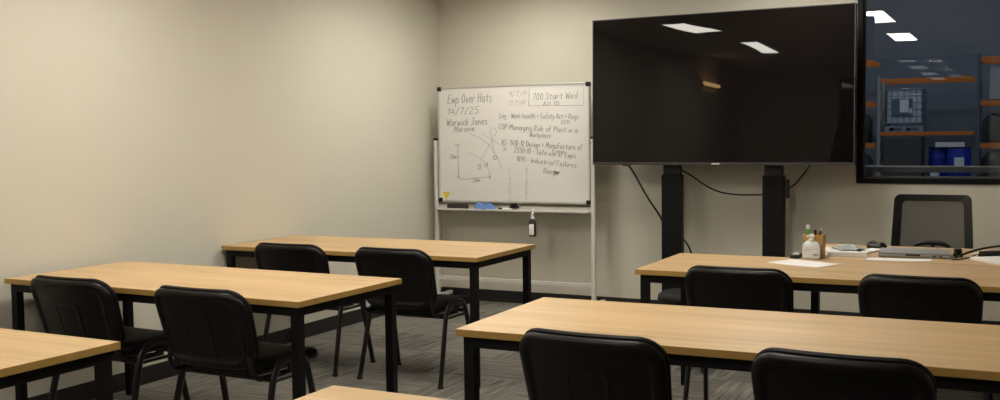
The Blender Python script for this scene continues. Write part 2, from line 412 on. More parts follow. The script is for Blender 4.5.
# ------------------------------------------------------------------ whiteboard
wb = empty('mobile_whiteboard', (.785, -.27, 0), 0, 'white mobile whiteboard covered in handwritten notes, on a grey frame in the corner', 'whiteboard')
bx0, bx1, bz0, bz1 = -.645, .700, .855, 1.797
B().box(bx0+.01, bx1-.01, -.008, .008, bz0+.01, bz1-.01).build('writing_surface', M['board'], wb)
fr = B()
fr.box(bx0, bx1, -.013, .013, bz1-.012, bz1, bev=.002); fr.box(bx0, bx1, -.013, .013, bz0, bz0+.016, bev=.002)
fr.box(bx0, bx0+.014, -.013, .013, bz0+.016, bz1-.012, bev=.002); fr.box(bx1-.014, bx1, -.013, .013, bz0+.016, bz1-.012, bev=.002)
fr.build('board_frame', M['alu'], wb)
for x in (bx0, bx1-.03):
    for z in (bz0, bz1-.03):
        B().box(x-.003, x+.033, -.017, .017, z-.003, z+.033, bev=.006).build('corner_cap', M['blackp'], wb)
for sx, x in ((-1, -.672), (1, .722)):
    p = B().box(x-.016, x+.016, -.015, .015, .06, 1.365, bev=.004).build('post', M['whitemetal'], wb)
    B().box(x-.018, x+.018, -.017, .017, 1.36, 1.38, bev=.005).build('post_cap', M['blackp'], p)
    B().tube([(x-.02*sx, 0, 1.33), (x-.034*sx, 0, 1.33)], .01, 10).build('pivot_pin', M['blackp'], wb)
    ft = B().box(x-.018, x+.018, -.24, .22, .055, .085, bev=.006).build('foot', M['whitemetal'], wb)
    for y in (-.22, .20):
        B().tube([(x-.012, y, .028), (x+.012, y, .028)], .027, 16).build('castor', M['blackp'], ft)
B().box(-.656, .706, -.012, .012, .205, .238, bev=.004).build('lower_crossbar', M['whitemetal'], wb)
tr = B(); tr.box(-.656, .706, -.055, .02, .792, .798); tr.box(-.656, .706, -.06, -.055, .79, .806, bev=.002); tr.box(-.656, .706, .012, .02, .79, .83)
tr.build('pen_tray', M['whitemetal'], wb)
cl = B(); cl.box(.01, .08, -.03, .01, .815, .83, bev=.003); cl.box(.025, .065, -.025, .01, .83, .856, bev=.004); cl.tube([(.045, -.025, .84), (.045, -.05, .84)], .012, 10)
cl.build('board_catch', M['blackp'], wb)
# yellow triangle sticker
tv_ = B(); x, z = -.578, .905; w = .036
tv_.add([(x-w, -.0095, z+.03), (x+w, -.0095, z+.03), (x, -.0095, z-.035), (x-w, -.0075, z+.03), (x+w, -.0075, z+.03), (x, -.0075, z-.035)], [(0, 1, 2), (5, 4, 3), (0, 3, 4, 1), (1, 4, 5, 2), (2, 5, 3, 0)])
tv_.build('sticker', M['yellow'], wb)

# single-stroke handwriting
G = {
 'a': [[(3, 3.6), (1.4, 4), (.3, 2.5), (.6, .6), (2, 0), (3, 1.4), (3, 3.8), (3.1, .6), (3.7, 0)]],
 'b': [[(0, 7), (.1, 0)], [(.1, 3), (1.6, 4), (3, 2.4), (2, 0), (.1, .4)]], 'c': [[(3, 3.4), (1.4, 4), (.2, 2), (1.2, 0), (3, .7)]],
 'd': [[(3, 7), (3, 0)], [(3, 3), (1.5, 4), (.2, 2), (1.2, 0), (3, .8)]], 'e': [[(.3, 2), (3, 2.4), (2.2, 4), (.8, 3.6), (.2, 1.6), (1.4, 0), (3.2, .6)]],
 'f': [[(3, 6.6), (2, 7), (1.2, 5.8), (1.1, -.6)], [(0, 4), (2.6, 4.1)]], 'g': [[(3, 3.6), (1.2, 4), (.4, 2), (1.6, .5), (3, 2), (3.1, -1.6), (1.6, -2.4), (.4, -1.6)]],
 'h': [[(.1, 7), (0, 0)], [(0, 2.6), (1.6, 4), (2.8, 3), (3, 0)]], 'i': [[(.8, 3.8), (.8, 0)], [(.8, 5.6), (.9, 5.9)]], 'j': [[(2, 4), (2, -1.6), (.6, -2)]],
 'k': [[(.1, 7), (0, 0)], [(2.8, 4), (.1, 1.8), (3, 0)]], 'l': [[(.9, 7), (.8, 0)]], 'm': [[(0, 4), (0, 0)], [(0, 2.6), (1, 4), (1.8, 3), (1.8, 0)], [(1.8, 2.6), (3, 4), (3.7, 3), (3.8, 0)]],
 'n': [[(0, 4), (0, 0)], [(0, 2.6), (1.6, 4), (2.8, 3), (3, 0)]], 'o': [[(1.5, 4), (.2, 2.4), (1, .1), (2.6, .4), (3, 2.6), (1.5, 4)]],
 'p': [[(0, 4), (-.1, -2.6)], [(0, 3), (1.6, 4), (3, 2.6), (2, .2), (0, .6)]], 'r': [[(0, 4), (0, 0)], [(0, 2.4), (1.2, 4), (2.6, 3.8)]],
 's': [[(2.8, 3.6), (1.2, 4), (.5, 3), (2.6, 1.4), (1.8, 0), (.1, .4)]], 't': [[(1.4, 6), (1.3, .4), (2.6, .1)], [(0, 4.2), (2.8, 4.2)]],
 'u': [[(0, 4), (.2, .8), (1.4, 0), (2.8, 1.2), (2.9, 4), (3, 0)]], 'v': [[(0, 4), (1.4, 0), (2.9, 4)]], 'w': [[(0, 4), (.8, 0), (1.9, 3), (2.9, 0), (3.9, 4)]],
 'x': [[(0, 4), (2.8, 0)], [(2.8, 4), (0, 0)]], 'y': [[(0, 4), (1.5, .8)], [(3, 4), (1.2, -1.4), (0, -2.4)]],
 'A': [[(0, 0), (1.7, 7), (3.3, 0)], [(.6, 2.6), (2.8, 2.8)]], 'C': [[(3.2, 6.2), (1.6, 7), (.1, 4), (.8, .4), (3.2, .4)]], 'D': [[(.2, 7), (.1, 0), (2.4, .8), (3.3, 3.6), (2.4, 6.4), (.1, 7)]],
 'E': [[(3.4, 7), (.3, 6.7), (.1, 0), (3.6, .1)], [(.2, 3.8), (2.8, 4)]], 'F': [[(3.2, 7), (.2, 6.8), (.1, 0)], [(.2, 3.8), (2.6, 4)]], 'H': [[(0, 7), (0, 0)], [(3, 7), (3, 0)], [(0, 3.6), (3, 3.8)]],
 'I': [[(.6, 7), (.6, 0)]], 'J': [[(.6, 7), (3.2, 7)], [(2, 7), (2, 1), (1, 0), (0, 1)]], 'L': [[(.3, 7), (0, 0), (3, .3)]], 'M': [[(0, 0), (.4, 7), (2, 2.6), (3.6, 7), (4, 0)]],
 'O': [[(1.8, 7), (.1, 4), (1, .2), (3, .6), (3.6, 4), (1.8, 7)]], 'P': [[(.1, 0), (.2, 7), (2.8, 6.4), (2.6, 3.8), (.2, 3.4)]], 'R': [[(0, 0), (.2, 7), (2.8, 6), (2.2, 3.8), (.2, 3.4), (3.2, 0)]],
 'S': [[(3, 6.4), (1.4, 7), (.3, 5.4), (3, 2.2), (1.6, 0), (0, .8)]], 'T': [[(0, 7), (3.4, 7)], [(1.7, 7), (1.7, 0)]], 'W': [[(0, 7), (1, 0), (2.2, 5), (3.4, 0), (4.4, 7)]],
 '0': [[(1.6, 7), (.1, 4), (1, .1), (2.8, .6), (3.2, 4), (1.6, 7)]], '1': [[(.2, 5.4), (1.4, 7), (1.3, 0)]], '2': [[(.2, 5.8), (1.6, 7), (3, 5.4), (.1, 0), (3.3, .1)]], '4': [[(2, 7), (.1, 2.6), (3.2, 2.6)], [(2.4, 4.4), (2.3, 0)]],
 '5': [[(3.2, 7), (.6, 7), (.4, 4.2), (2.6, 4), (3, 1.2), (1.2, 0), (0, .8)]], '7': [[(0, 7), (3.2, 7), (1, 0)]], '8': [[(2.8, 6), (1.4, 7), (.5, 5.4), (2.8, 2), (1.4, 0), (.2, 1.8), (2.8, 5), (2.8, 6)]],
 '9': [[(3, 6), (1.4, 7), (.3, 4.8), (1.6, 3.6), (3, 5.4), (2.6, 0)]], '/': [[(0, -.6), (2.4, 7.4)]], '-': [[(.2, 3), (2.4, 3.1)]], '+': [[(1.3, 5), (1.3, 1.4)], [(0, 3.2), (2.6, 3.2)]],
 ':': [[(.8, 3.8), (.8, 4.2)], [(.8, .6), (.8, 1)]], '.': [[(.5, 0), (.6, .4)]],
 '@': [[(1.8, 5), (.6, 3.4), (1.4, 1.6), (2.6, 2.6), (1.8, 5)], [(2.8, 5), (3.2, 1.6), (4.4, 4), (3, 7), (.6, 6.4), (-.6, 3), (.8, 0), (3.4, 0)]],
}
def stroke(b, pts, wd=.0032):
    for (x0, z0), (x1, z1) in zip(pts, pts[1:]):
        dx, dz = x1-x0, z1-z0; l = math.hypot(dx, dz) or 1e-6; nx, nz = -dz/l*wd/2, dx/l*wd/2
        vs = []
        for y in (-.0092, -.0078):
            vs += [(x0+nx, y, z0+nz), (x1+nx, y, z1+nz), (x1-nx, y, z1-nz), (x0-nx, y, z0-nz)]
        b.add(vs, [(0, 1, 2, 3), (7, 6, 5, 4), (0, 4, 5, 1), (1, 5, 6, 2), (2, 6, 7, 3), (3, 7, 4, 0)])
def write(b, text, x0, z0, x1, z1, cap, wd=.0032):
    """text starting at (x0, z0) and ending at (x1, z1) on the board; cap = height of a capital"""
    adv = 0; out = []; k = cap/7
    for ch in text:
        if ch == ' ': adv += 2.6; continue
        g = G[ch]; wmax = max(p[0] for s in g for p in s)
        for s in g: out.append([(adv+p[0]+R.uniform(-.15, .15), p[1]+R.uniform(-.2, .2)) for p in s])
        adv += wmax+1.0
    sx = math.hypot(x1-x0, z1-z0)/adv; sl = (z1-z0)/(x1-x0)
    for s in out: stroke(b, [(x0+p[0]*sx+p[1]*k*.12, z0+p[0]*sx*sl+p[1]*k) for p in s], wd)
# photo position -> board plane: about 0.00892 m per pixel across, 0.0082 m up
def bx(px):
    t = (px-437.5)/153.5
    return -.645+1.345*(t+.064*t*(1-t))
def bz(px, py):
    t = (px-437.5)/153.5; top = 87-4*t; bot = 201.3+3.7*t-.2
    return bz1-(py-top)/(bot-top)*(bz1-bz0)
def wr(b, text, ax, ay, ex, ey, cap, wd=.0032): write(b, text, bx(ax), bz(ax, ay), bx(ex), bz(ex, ey), cap*.0082, wd)
bk = B(); ft_ = B()
wr(bk, 'Ewp Over Hats', 447.5, 103, 493, 101.5, 9, .0042)
wr(bk, '14/7/25', 447, 114.5, 480, 113, 6.5, .0038)
wr(bk, 'Warwick Jones', 446, 125.5, 488, 124, 7, .0042)
wr(bk, 'Moranie', 454, 131.5, 475, 130.5, 5.5, .0036)
wr(ft_, '9/15@', 509, 97.5, 529, 96, 6, .0036)
wr(ft_, '11.15@', 509, 106, 527, 105, 5, .003)
wr(bk, '700 Start Wed', 533.5, 100.3, 579, 99, 6.2, .0038)
wr(bk, 'All 10', 544, 106, 561, 105.5, 3.8, .0034)
stroke(bk, [(bx(530.5), bz(530, 88)), (bx(529.5), bz(530, 106)), (bx(585), bz(585, 106))], .003)
stroke(ft_, [(bx(530.5), bz(530, 87.5)), (bx(585), bz(585, 86.5)), (bx(585), bz(585, 106))], .003)
wr(bk, 'Leg - Work health + Safety Act + Regs', 500, 118, 579.5, 119.5, 5, .0034)
wr(bk, '2011', 561.5, 124.2, 571, 124.2, 3.2, .003)
wr(bk, 'COP-Managing Risk of Plant in a', 499, 129, 579, 133.5, 5.5, .0036)
wr(bk, 'Workplace', 530, 137, 552, 138, 4.5, .0032)
wr(bk, 'AS- 1418-10 Design + Manufacture of', 501.5, 145, 583.5, 150.5, 5.5, .0036)
wr(bk, 'Ewps', 553, 153, 566, 153.5, 4, .0032)
wr(bk, 'x', 503.5, 150.8, 507, 150.8, 6, .003)
wr(bk, '2550-10 - Safe use of Ewps', 514.5, 152, 576.5, 158.5, 5, .0036)
wr(bk, '1891 - Industrial Failures', 516.5, 161, 577.5, 168, 5, .0032)
wr(bk, 'Danger', 544, 173, 561, 175.5, 5, .0034)
stroke(bk, [(bx(553+R.uniform(0, 8)), bz(556, 170+R.uniform(0, 5))) for _ in range(16)], .004)
for i, ch in enumerate('FITPEFC'): wr(ft_, ch, 508.5, 172+i*4.7, 511.5, 172+i*4.7, 3.4, .003)
for i, ch in enumerate('STIRERE'): wr(ft_, ch, 525.5, 171+i*4.7, 528.5, 171+i*4.7, 3.4, .003)
# sketch of reach: axes, arcs and figures
def P(px, py): return (bx(px), bz(px, py))
stroke(bk, [P(454.5, 144.2), P(459.5, 144.5)], .0045); stroke(bk, [P(457.2, 144.5), P(457.5, 177)], .0035)
stroke(bk, [P(456.5, 176), P(459, 178), P(466, 179), P(474, 177.7), P(482, 177), P(490, 176.5)], .0035)
stroke(bk, [P(488, 175), P(490.5, 177.5), P(489, 178)], .0045); stroke(bk, [P(456, 175.5), P(458.5, 177)], .005)
wr(bk, '20m', 449, 158, 456, 158, 4, .0035); wr(bk, '20m', 472, 181.8, 479.5, 181.5, 4, .0035)
wr(bk, 'J5', 477, 169, 481, 168.5, 5, .003); wr(bk, 'x4', 484, 166.5, 488, 165.5, 4, .003)
def arc(b, cx, cy, rx, ry, a0, a1, wd):
    stroke(b, [P(cx+rx*math.cos(math.radians(a0+(a1-a0)*k/16)), cy-ry*math.sin(math.radians(a0+(a1-a0)*k/16))) for k in range(17)], wd)
arc(ft_, 458, 177, 32, 26, 0, 72, .0035); arc(ft_, 458, 177, 44, 45, 10, 75, .0035)
arc(ft_, 493.5, 131.5, 3.2, 4, 0, 360, .003); stroke(ft_, [P(492, 135.5), P(492.5, 143), P(494, 156)], .003); stroke(ft_, [P(492, 140), P(486, 150), P(481, 159)], .003); stroke(ft_, [P(482, 134), P(493, 139), P(499, 144)], .003)
arc(bk, 495, 157.5, 1.6, 1.8, 0, 360, .004)
bk.build('marker_writing', M['ink'], wb); ft_.build('faded_marker_writing', M['inkfaint'], wb)['label'] = 'faint half-erased marker writing'

# things on the tray (tray top z about .798)
ty = -.27-.025
er = B(); er.box(.232, .415, ty-.022, ty+.022, .7985, .835, bev=.009); er.box(.236, .411, ty-.02, ty+.02, .832, .840, mi=1, bev=.003)
tag(er.build('board_eraser', [M['brownp'], M['blackp']]), 'dark maroon felt eraser lying on the whiteboard tray', 'eraser')
# folded cloth
cb = B(); nx, ny = 18, 8
vs = []; fs = []
for lay in range(2):
    for j in range(ny+1):
        for i in range(nx+1):
            u = i/nx; v = j/ny
            z = .804+.064*(math.sin(math.pi*u)**.25)*(.55+.25*math.sin(v*3.1+u*2)+.2*math.sin(u*7+1))+.006*math.sin(u*19+v*4)+.004*math.sin(v*15) if lay else .7985
            vs.append((.495+.165*u+.006*math.sin(v*7)*lay, ty-.032+.042*v+.004*math.sin(u*9), max(z, .7985)))
n1 = (nx+1)*(ny+1)
for j in range(ny):
    for i in range(nx):
        a = j*(nx+1)+i; q = (a, a+1, a+nx+2, a+nx+1); fs.append(tuple(reversed(q))); fs.append(tuple(k+n1 for k in q))
for i in range(nx): fs.append((i, i+1, i+1+n1, i+n1)); a = ny*(nx+1)+i; fs.append((a+1, a, a+n1, a+1+n1))
for j in range(ny): a = j*(nx+1); fs.append((a+nx+1, a, a+n1, a+nx+1+n1)); a += nx; fs.append((a, a+nx+1, a+nx+1+n1, a+n1))
cb.add(vs, fs)
tag(cb.build('cleaning_cloth', M['blue'], None, 60), 'crumpled blue cleaning cloth on the whiteboard tray', 'cloth')
mk = empty('whiteboard_marker', (.70, ty, .7985), 0, 'black capped whiteboard marker lying on the whiteboard tray', 'marker')
B().tube([(.035, 0, .009), (.12, 0, .009)], .009, 12).build('barrel', M['white'], mk, 40)
B().tube([(0, 0, .009), (.035, 0, .009)], .0098, 12).build('cap', M['blackp'], mk, 40)
# spray bottle hanging from the tray by its trigger
sp = empty('spray_bottle', (1.03, -.362, .60), 0, 'small white and dark spray bottle hanging by its trigger from the whiteboard tray', 'bottle')
B().lathe([(.024, .0), (.029, .004), (.029, .105), (.024, .125), (.012, .14)], 0, 0, 20).build('bottle_body', M['brownp'], sp, 40)
B().box(-.017, .023, -.0305, -.024, .015, .10, bev=.003).build('bottle_label', M['white'], sp, 40)
B().lathe([(.013, .138), (.014, .142), (.012, .165), (.006, .17)], 0, 0, 16).tube([(0, -.016, .175), (0, .018, .185)], .009, 10).tube([(0, 0, .165), (0, .0, .18)], .008, 10).tube([(0, .018, .185), (0, .018, .216), (0, .045, .216)], .003, 8).build('spray_head', M['white'], sp, 40)

# ------------------------------------------------------------------ television and stand
tv = empty('television', (2.503, -.415, 1.165), 0, 'very large black flat television on a two-post stand, reflecting ceiling lights', 'television')
tv.rotation_euler = (-.0125, 0, -.026)
tw, thh = 1.90, 1.085
B().box(-tw/2+.006, tw/2-.006, -.003, .01, .022, thh-.006).build('screen', M['screen'], tv)
b = B(); b.box(-tw/2, tw/2, .0, .055, 0, thh, bev=.003)
b.build('rear_housing', M['blackp'], tv)
b = B(); b.box(-tw/2, tw/2, -.006, 0, 0, .020, bev=.001); b.box(-tw/2, -tw/2+.006, -.006, 0, .02, thh); b.box(tw/2-.006, tw/2, -.006, 0, .02, thh); b.box(-tw/2+.006, tw/2-.006, -.006, 0, thh-.006, thh)
b.build('bezel', M['bezel'], tv)
B().box(-.03, .03, -.0075, -.006, .004, .016).build('maker_badge', M['alu'], tv)
B().box(-tw/2+.24, -tw/2+.30, -.005, .012, -.009, .0, bev=.002).build('remote_sensor', M['blackp'], tv)
st = empty('television_stand', (2.512, -.28, 0), 0, 'black twin-column stand carrying the very large television', 'stand')
for cx_ in (-.37, .375):
    c = B().box(cx_-.076, cx_+.076, -.035, .035, .10, 1.09, bev=.006).build('column', M['steel'], st)
    B().box(cx_-.064, cx_+.064, -.028, .028, 1.09, 1.75, bev=.004).build('inner_column', M['blackp'], c)
    B().box(cx_-.05, cx_+.05, -.052, -.028, 1.18, 2.0, bev=.002).build('mounting_bar', M['steel'], st)
    f = B(); f.box(cx_-.06, cx_+.06, -.62, .19, .075, .12, bev=.012)
    f.build('foot', M['shell'], st, 50)
    for y in (-.56, .13):
        B().tube([(cx_-.02, y, .036), (cx_+.02, y, .036)], .036, 18).box(cx_-.012, cx_+.012, y-.02, y+.02, .05, .08).build('castor', M['blackp'], st, 40)
B().box(.455, .478, -.03, .03, .93, 1.06, bev=.004).build('side_bracket', M['blackp'], st)
B().box(-.302, .295, -.03, .03, .14, .22, bev=.006).build('crossbeam', M['steel'], st)
def cable(name, pts, r, label, m='blackp', cat='cable', grp=None):
    return tag(B().tube(pts, r, 8, smooth=2).build(name, M[m], None, 60), label, cat, grp)
yc = -.352
cable('power_cable', [(1.82, -.37, 1.175), (1.87, yc, 1.10), (1.97, yc, .92), (2.040, -.30, .80), (2.052, -.205, .71), (2.15, -.18, .63), (2.24, -.20, .57), (2.28, -.17, .40), (2.29, -.16, .02)], .007, 'black cable slanting down from the television to pass behind its nearer-corner column')
cable('signal_cable', [(2.20, -.335, 1.14), (2.29, -.27, 1.08), (2.38, -.27, 1.015), (2.48, -.27, .965), (2.62, -.27, .945), (2.80, -.27, .95)], .006, 'black cable sagging between the two television columns')
cable('short_cable', [(2.985, -.28, 1.0), (3.03, -.31, 1.02), (3.08, -.35, 1.07), (3.16, -.392, 1.172)], .006, 'short black cable rising from the column bracket to the television')

sl = empty('padded_stool', (2.70, -1.72, 0), 0, 'low black padded stool half hidden under the desk beside the screen post', 'stool')
B().lathe([(.15, .375), (.185, .385), (.195, .405), (.19, .43), (.165, .447), (.08, .455), (.01, .456)], 0, 0, 32).build('seat', M['vinyl'], sl, 60)
B().lathe([(.06, .36), (.06, .374)], 0, 0, 20).lathe([(.022, .12), (.022, .37)], 0, 0, 16).build('stool_column', M['tube'], sl, 40)
for k in range(5):
    a = math.radians(72*k+20); c, s_ = math.cos(a), math.sin(a)
    l = B().tube([(0, 0, .12), (c*.12, s_*.12, .11), (c*.22, s_*.22, .075)], .016, 10, ry=.013, smooth=1).build('base_leg', M['blackp'], sl, 60)
    B().tube([(c*.22-s_*.014, s_*.22+c*.014, .025), (c*.22+s_*.014, s_*.22-c*.014, .025)], .025, 16).tube([(c*.22, s_*.22, .025), (c*.22, s_*.22, .075)], .008, 8).build('castor', M['blackp'], l, 40)

# ------------------------------------------------------------------ office chair behind the laptop
oc = empty('office_chair', (3.965, -1.12, 0), -.03, 'black mesh-backed office chair behind the laptop, under the window', 'chair')
def ob(u, v, d):  # u across, v up from .52, d depth ; back curves towards the room corner
    h = v/.48
    w = u*(1.05-.10*h)
    return (w, .265+.05*h-.06*math.sin(h*2.4)*.3 + .0*d + d - .9*w*w, .52+v)
fb = B()
outer = []; 
import itertools
def rr(w, h, r, n=8):
    o = []
    for x, y, a0 in ((w/2-r, h/2-r, 0), (-w/2+r, h/2-r, 90), (-w/2+r, -h/2+r, 180), (w/2-r, -h/2+r, 270)):
        for k in range(n+1): a = math.radians(a0+90*k/n); o.append((x+r*math.cos(a), y+r*math.sin(a)))
    return o
oo = rr(.46, .48, .035); ii = rr(.365, .40, .03); ii = [(x, y+.0) for x, y in ii]
vs = []; fs = []; n = len(oo)
for d, lst in ((-.012, oo), (-.012, ii), (.014, ii), (.014, oo)):
    for x, y in lst: vs.append(ob(x, y+.24, d))
for q in range(4):
    for k in range(n):
        a = q*n+k; b_ = q*n+(k+1) % n; c_ = ((q+1) % 4)*n; fs.append((a, b_, c_+(k+1) % n, c_+k))
fb.add(vs, fs); fb.build('back_frame', M['blackp'], oc, 40)
mb = B(); vs = []; fs = []; nx, ny = 12, 12
for d in (-.001, .001):
    for j in range(ny+1):
        for i in range(nx+1): vs.append(ob(-.188+.376*i/nx, .24-.205+.41*j/ny, d))
k1 = (nx+1)*(ny+1)
for j in range(ny):
    for i in range(nx):
        a = j*(nx+1)+i; fs.append((a, a+1, a+nx+2, a+nx+1))
mb.add(vs[:k1], fs); mb.build('back_mesh', M['mesh'], oc, 60)
B().tube([ob(-.105, .135, -.02), ob(-.085, .178, -.03), ob(0, .19, -.035), ob(.085, .178, -.03), ob(.105, .135, -.02)], [.014][0], 10, ry=.018, smooth=2).build('lumbar_support', M['blackp'], oc, 60)
B().pad(.48, .46, .09, [(.05, -.02), (.01, -.015), (0, .005), (.004, .03), (.02, .045), (.07, .05)], lambda u, v, d: (u, v-.02, .44+d), cy=0).build('seat', M['vinyl'], oc, 50)
B().tube([(0, .05, .415), (0, .26, .415), (0, .31, .45), (0, .325, .56), (0, .312, .70)], .022, 10, ry=.012, smooth=2).build('back_bracket', M['blackp'], oc, 60)
B().lathe([(.05, .085), (.035, .12), (.028, .13), (.028, .30), (.018, .30), (.018, .42)], 0, 0, 20).build('gas_column', M['blackp'], oc, 40)
for k in range(5):
    a = math.radians(90+72*k); c, s = math.cos(a), math.sin(a)
    l = B().tube([(c*.03, s*.03, .10), (c*.18, s*.18, .095), (c*.30, s*.30, .075)], .022, 10, ry=.016, smooth=1).build('base_leg', M['blackp'], oc, 60)
    px_, py_ = c*.30, s*.30
    B().tube([(px_-s*.018, py_+c*.018, .028), (px_+s*.018, py_-c*.018, .028)], .028, 16).tube([(px_, py_, .03), (px_, py_, .075)], .009, 8).build('castor', M['blackp'], l, 40)

# ------------------------------------------------------------------ things on the tables
ZT = .7302
def sheet(name, cx_, cy_, w, l, rz, label, z=ZT, th=.0006, m='paper', cat='paper', marks=0, curl=0):
    t = B(); nx = 8; ny = 8; vs = []; fs = []
    for lay in (0, 1):
        for j in range(ny+1):
            for i in range(nx+1):
                u = i/nx-.5; v = j/ny-.5
                vs.append((u*w, v*l, th*lay+curl*(abs(u)*2)**3*(1 if u > 0 else .3)))
    k1 = (nx+1)*(ny+1)
    for j in range(ny):
        for i in range(nx):
            a = j*(nx+1)+i; q = (a, a+1, a+nx+2, a+nx+1); fs.append(q[::-1]); fs.append(tuple(k+k1 for k in q))
    for i in range(nx): fs.append((i, i+1, i+1+k1, i+k1)); a = ny*(nx+1)+i; fs.append((a+1, a, a+k1, a+1+k1))
    for j in range(ny): a = j*(nx+1); fs.append((a+nx+1, a, a+k1, a+nx+1+k1)); a += nx; fs.append((a, a+nx+1, a+nx+1+k1, a+k1))
    t.add(vs, fs)
    for k in range(marks):
        y = l/2-(k+1)*l/(marks+1)
        t.box(-w*.38, w*R.uniform(.1, .38), y-.0015, y+.0015, th, th+.0003, mi=1)
    o = t.build(name, [M[m], M['greyp']]); o.location = (cx_, cy_, z); o.rotation_euler = (0, 0, rz)
    return tag(o, label, cat)
sheet('sheet_of_paper', 3.487, -2.392, .30, .205, -.42, 'single white sheet of paper lying flat in front of the hand sanitiser', curl=.002)
sheet('printed_document', 3.905, -2.085, .31, .10, .08, 'long folded printed page with small grey marks in front of the laptop', th=.003, curl=.004)
sb_ = sheet('paper_stack', 4.40, -1.98, .21, .297, .6, 'loose stack of white papers under the cables beside the laptop', th=.012, curl=.003)
sheet('pale_envelope', 3.715, -1.72, .08, .20, -.35, 'narrow white envelope lying between the magazine and the mouse', th=.008)
sheet('folded_leaflet', 4.345, -1.70, .12, .18, 1.2, 'small white folded leaflet behind the paper stack by the power adapter', th=.01)

# sanitiser
sa = empty('sanitiser_bottle', (3.487, -2.182, ZT), .05, 'clear pump bottle of hand sanitiser with a pale label, in front of the pencil cup', 'bottle')
B().pad(.092, .05, .012, [(.004, 0), (0, .004), (0, .070), (.003, .078), (.012, .087), (.019, .091), (.0225, .095)], lambda u, v, d: (u, v, d), nc=6, ne=3).build('bottle_body', M['clear'], sa, 40)
B().box(-.0435, .0435, -.0262, -.0252, .008, .070).build('bottle_label', M['board'], sa)
B().box(-.036, .034, -.0268, -.0263, .052, .0545).box(-.036, .0, -.0268, -.0263, .042, .045).box(.01, .036, -.0268, -.0263, .018, .030).build('label_print', M['palebox'], sa)
B().lathe([(.015, .093), (.015, .106), (.010, .108), (.007, .110), (.007, .114), (.014, .115), (.015, .126), (.010, .130)], 0, 0, 18).tube([(0, 0, .122), (-.014, -.012, .122), (-.022, -.018, .116)], .0045, 8, smooth=1).build('pump', M['white'], sa, 40)
# pencil cup
cp = empty('pencil_cup', (3.488, -2.10, ZT), .0, 'square bamboo pencil cup full of pens beside the hand sanitiser', 'cup')
cu = B(); s = .05; hgt = .122
def ring(s_, z): return [(-s_, -s_, z), (s_, -s_, z), (s_, s_, z), (-s_, s_, z)]
vs = ring(.047, 0)+ring(s, hgt)+ring(s-.006, hgt)+ring(.041, .008)
fs = [(3, 2, 1, 0), (12, 13, 14, 15)]
for q in range(3):
    for k in range(4): a = q*4+k; b_ = q*4+(k+1) % 4; fs.append((a, b_, b_+4, a+4))
cu.add(vs, fs); cu.build('cup_body', M['bamboo'], cp)
def pen(name, x, y, lean, h, r, m1, m2, label, cat='pen', cap=.05, grp=None):
    o = empty(name, (3.488+x, -2.10+y, ZT+.012), 0, label, cat, grp)
    top = Vector((lean[0], lean[1], h)); q = top*(1-cap/h)
    B().tube([(0, 0, 0), q], r, 10).build('barrel', M[m1], o, 40)
    B().tube([q, top], r*1.12, 10).build('cap', M[m2], o, 40)
    return o
pen('marker_pen', -.022, -.018, (-.010, .0, ), .160, .009, 'green', 'white', 'green marker with a white cap standing in the bamboo cup', 'marker', .022)
pen('marker_pen', -.026, .012, (-.014, .0), .145, .008, 'blackp', 'blackp', 'black marker leaning at the side of the green marker in the cup', 'marker')
pen('ballpoint_pen', .006, -.012, (.0, .0), .135, .006, 'blackp', 'blackp', 'short black pen standing in the middle of the bamboo cup', 'pen')
pen('ballpoint_pen', .020, -.004, (.010, 0), .130, .005, 'blackp', 'darkgrey', 'dark pen in the bamboo cup between the middle pen and the pale pen', 'pen')
pen('ballpoint_pen', .026, .018, (.008, -.005), .140, .005, 'silver', 'whitemetal', 'pale grey pen at the side of the bamboo cup facing the laptop', 'pen')
# remote
rm = empty('remote_control', (3.404, -2.13, ZT), .0, 'black remote control with white buttons lying beside the hand sanitiser', 'remote')
B().box(-.024, .024, -.075, .075, 0, .02, bev=.005).build('remote_body', M['blackp'], rm)
for i in range(3):
    for j in range(4):
        B().box(-.017+i*.0125, -.009+i*.0125, -.062+j*.026, -.050+j*.026, .02, .023, bev=.0008).build('button', M['white'], rm)
# magazines / papers next to cup
sheet('magazine', 3.61, -1.90, .20, .27, .25, 'thick white magazine behind the bamboo cup, under the crumpled grey cloth', th=.024, m='paper', marks=5, cat='magazine')
cgl = B(); vs = []; fs = []; nx = ny = 12
for lay in range(2):
    for j in range(ny+1):
        for i in range(nx+1):
            u = i/nx; v = j/ny; z = .0002+lay*(.005+.024*abs(math.sin(u*5+v*3))*math.sin(math.pi*u)*math.sin(math.pi*v)+.006*abs(math.sin(v*9+u*2)))
            vs.append((u*.13-.065, v*.15-.075+.01*math.sin(u*8), z))
k1 = (nx+1)*(ny+1)
for j in range(ny):
    for i in range(nx):
        a = j*(nx+1)+i; q = (a, a+1, a+nx+2, a+nx+1); fs.append(q[::-1]); fs.append(tuple(k+k1 for k in q))
for i in range(nx): fs.append((i, i+1, i+1+k1, i+k1)); a = ny*(nx+1)+i; fs.append((a+1, a, a+k1, a+1+k1))
for j in range(ny): a = j*(nx+1); fs.append((a+nx+1, a, a+k1, a+nx+1+k1)); a += nx; fs.append((a, a+nx+1, a+nx+1+k1, a+k1))
cgl.add(vs, fs); o = cgl.build('grey_cloth', M['palebox'], None, 50); o.location = (3.63, -1.90, ZT+.0245); o.rotation_euler = (0, 0, .5)
tag(o, 'small crumpled grey cloth on top of the magazine behind the bamboo cup', 'cloth')
kb = empty('key_fob', (3.69, -1.95, ZT+.0245), .4, 'small black key fob lying on the magazine beside the crumpled cloth', 'key fob')
B().pad(.03, .045, .012, [(.003, 0), (0, .003), (0, .008), (.004, .012)], lambda u, v, d: (u, v, d), nc=4, ne=3).build('fob_body', M['blackp'], kb, 50)
